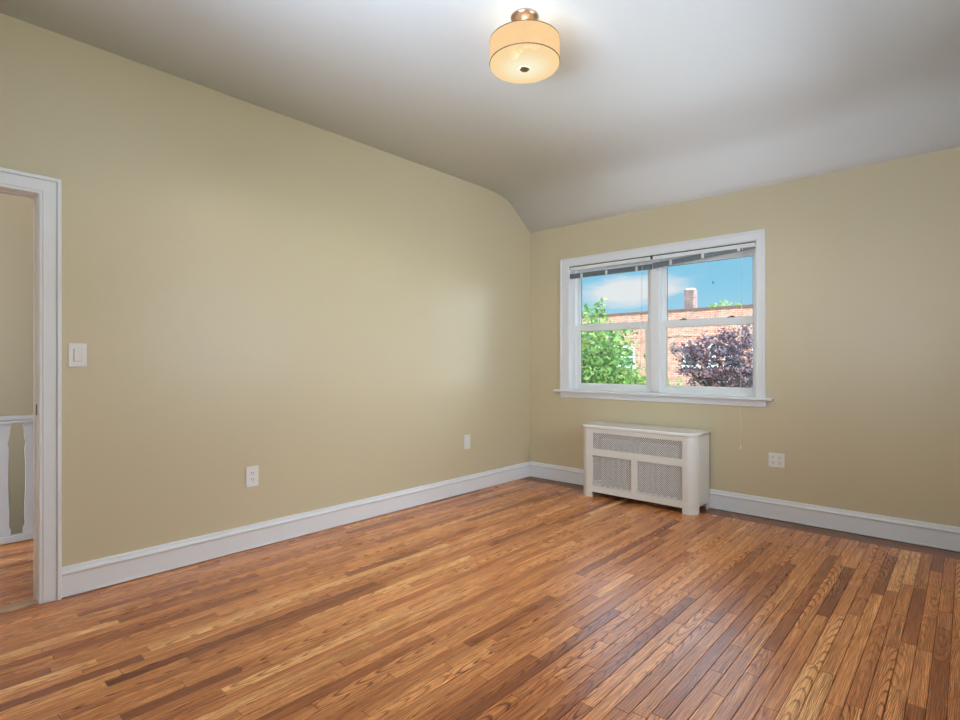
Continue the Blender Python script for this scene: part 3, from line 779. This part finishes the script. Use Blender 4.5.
obj('brick_wall', bl(bm), M_brick, bld)
obj('coping', bl(B((-18.05, 2.05, BY-.05, BY+.35, RZ, RZ+.09))), mat('dark_coping', (.13, .07, .06), .7), bld)
obj('roof', bl(B((-18, 2, BY+.3, BY+5.7, RZ-.5, RZ-.3))), mat('tar_roof', (.06, .06, .06), .9), bld)
obj('brick_ledge', bl(B((-18.02, 2.02, BY-.03, BY, 2.30, 2.38))), M_brick, bld)
M_bglass = mat('far_window_glass', (.05, .08, .10), .1)
M_bwhite = mat('far_white_frame', (.88, .88, .87), .5)
for a, b in wins:
    zm = (WZa+WZb)/2
    f = obj('window', bl(B((a, a+.07, BY-.02, BY+.1, WZa, WZb), (b-.07, b, BY-.02, BY+.1, WZa, WZb), (a, b, BY-.02, BY+.1, WZb-.07, WZb), (a-.05, b+.05, BY-.06, BY+.1, WZa-.03, WZa+.13), (a, b, BY, BY+.08, zm-.04, zm+.04))), M_bwhite, bld)
    obj('pane', bl(B((a+.05, b-.05, BY+.04, BY+.05, WZa+.05, WZb-.05))), M_bglass, f)
    obj('window_shade', bl(B((a+.06, b-.06, BY+.06, BY+.07, zm-.1, WZb-.06))), M_bwhite, f)
o = bld
ch = obj('chimney', bl(B((-6.17, -5.75, BY+1.9, BY+2.35, RZ-.5, 4.50))), M_chim, bld)
obj('chimney_cap', bl(B((-6.11, -5.81, BY+1.96, BY+2.29, 4.50, 4.57))), mat('pale_chimney_cap', (.62, .55, .50), .8), ch)

def leaf_mat(name, cols):
    m = bpy.data.materials.new(name); m.use_nodes = True; nt = m.node_tree; b = nt.nodes['Principled BSDF']; b.inputs['Roughness'].default_value = .5
    a = N('ShaderNodeAttribute', nt, attribute_name='leaf'); s = N('ShaderNodeSeparateColor', nt); nt.links.new(a.outputs['Color'], s.inputs[0])
    r = N('ShaderNodeValToRGB', nt); el = r.color_ramp.elements; el[0].color = (*cols[0], 1); el[1].color = (*cols[-1], 1)
    for i, c in enumerate(cols[1:-1]): q = el.new((i+1)/(len(cols)-1)); q.color = (*c, 1)
    nt.links.new(s.outputs[0], r.inputs[0]); nt.links.new(r.outputs[0], b.inputs['Base Color'])
    t = N('ShaderNodeBsdfTranslucent', nt); mx_ = N('ShaderNodeMixShader', nt); mx_.inputs[0].default_value = .35
    nt.links.new(r.outputs[0], t.inputs[0]); nt.links.new(b.outputs[0], mx_.inputs[1]); nt.links.new(t.outputs[0], mx_.inputs[2])
    nt.links.new(mx_.outputs[0], nt.nodes['Material Output'].inputs[0]); return m
def tree(nm, label, base, lobes, sprigs, leaf, m, barkcol, seed, clump=.16):
    rn = random.Random(seed); r = tag(empty(nm, base), label, 'tree'); bx, by, bz = base
    bm = bmesh.new(); top = Vector((0, 0, lobes[0][2]-bz-lobes[0][3]*.3))
    tube(bm, (0, 0, 0), (0, 0, top.z), .14, 10, .08)
    ends = []
    for (x, y, z, rad_, n) in lobes:
        c = Vector((x-bx, y-by, z-bz))
        for k in range(max(4, int(rad_*7))):
            d = Vector((rn.gauss(0, 1), rn.gauss(0, 1), rn.gauss(.2, .9))).normalized()*rad_*rn.uniform(.5, .95)
            p0 = Vector((0, 0, top.z*rn.uniform(.6, 1))); mid_ = p0.lerp(c+d, .55)+Vector((rn.uniform(-.1, .1), rn.uniform(-.1, .1), rn.uniform(-.1, .15)))
            tube(bm, p0, mid_, .035, 6, .02); tube(bm, mid_, c+d, .02, 5, .006)
    for (x, y, z, h) in sprigs:
        c = Vector((x-bx, y-by, z-bz)); tube(bm, c-Vector((0, 0, h)), c, .012, 5, .004)
    obj('trunk', bm, mat(nm+'_bark', barkcol, .9), r)
    bm = bmesh.new(); cl2 = bm.loops.layers.float_color.new('leaf')
    def lf(p, s):
        nrm = Vector((rn.gauss(0, 1), rn.gauss(-.4, 1), rn.gauss(.6, 1))).normalized(); a = nrm.orthogonal().normalized()
        a = Matrix.Rotation(rn.uniform(0, 6.28), 3, nrm) @ a; b = nrm.cross(a); s *= rn.uniform(.6, 1.25)
        vv = [bm.verts.new(p+a*u*s+b*w_*s+nrm*k_*s) for u, w_, k_ in ((-.5, 0, 0), (-.1, .26, .07), (.5, 0, -.03), (-.1, -.26, .07))]
        c = rn.random()
        for t_ in ((0, 1, 2), (0, 2, 3)):
            f = bm.faces.new([vv[i] for i in t_])
            for l_ in f.loops: l_[cl2] = (c, c, c, 1)
    for (x, y, z, rad_, n) in lobes:
        c = Vector((x-bx, y-by, z-bz)); k = n
        while k > 0:
            d = Vector((rn.gauss(0, 1), rn.gauss(0, 1), rn.gauss(0, 1))).normalized()*rad_*(rn.random()**.45)
            q = rn.randint(6, 12)
            for _ in range(q): lf(c+d+Vector((rn.gauss(0, clump), rn.gauss(0, clump), rn.gauss(0, clump*.8))), leaf)
            k -= q
    for (x, y, z, h) in sprigs:
        for _ in range(int(h*60)):
            c = Vector((x-bx, y-by, z-bz-rn.random()*h)); lf(c+Vector((rn.gauss(0, .05), rn.gauss(0, .05), 0)), leaf)
    o = obj('foliage', bm, m, r); return r
M_green = leaf_mat('green_leaves', [(.025, .10, .03), (.08, .21, .03), (.17, .31, .04), (.05, .17, .06), (.34, .42, .10)])
M_purple = leaf_mat('purple_leaves', [(.05, .035, .055), (.12, .07, .11), (.07, .08, .09), (.24, .09, .10), (.20, .17, .22)])
M_yellow = leaf_mat('yellow_green_leaves', [(.12, .24, .03), (.24, .34, .05), (.34, .40, .09)])
tree('green_tree', 'bright green leafy tree filling the left window pane', (-5.5, 9.2, GZ),
     [(-5.6, 9.2, .75, 2.05, 9000), (-3.75, 9.0, .3, .8, 1300), (-3.1, 9.0, .35, .6, 900), (-2.15, 9.2, .32, .28, 150), (-2.3, 9.2, -.2, .5, 300), (-5.2, 9.3, -1.4, 1.8, 1500), (-4.3, 9.0, 1.5, .95, 1400)],
     [(-4.22, 9, 3.0, .55), (-4.42, 9, 2.9, .4), (-4.72, 9, 2.95, .5)], .15, M_green, (.16, .12, .09), 3)
tree('purple_tree', 'dark purple leaved tree in front of the brick house, right pane', (-.9, 11.2, GZ),
     [(-1.25, 11.2, 1.0, .9, 1250), (-2.15, 11.1, 1.5, .40, 330), (-2.55, 11.0, 1.48, .34, 230), (-2.97, 11.0, 1.55, .15, 50), (-2.3, 11.1, .85, .42, 260), (-2.7, 11.0, 1.05, .16, 45), (.5, 11.3, .9, 1.3, 1500), (-.9, 11.2, -.7, 1.2, 900), (-1.75, 11.2, 1.68, .45, 300), (-1.15, 11.2, 1.70, .5, 380), (-1.9, 11.2, .55, .6, 420)],
     [(-1.55, 11, 2.15, .3), (-.95, 11, 2.2, .3)], .13, M_purple, (.10, .07, .07), 9, .10)
tree('roofline_tree', 'light green treetop showing above the brick roof line', (-6.7, 27.4, GZ),
     [(-6.7, 27.4, 3.55, 1.0, 1500), (-7.5, 27.4, 3.45, .65, 500), (-5.9, 27.4, 3.5, .8, 700), (-6.8, 27.4, 2.0, 1.3, 700)], [], .24, M_yellow, (.16, .12, .09), 4)
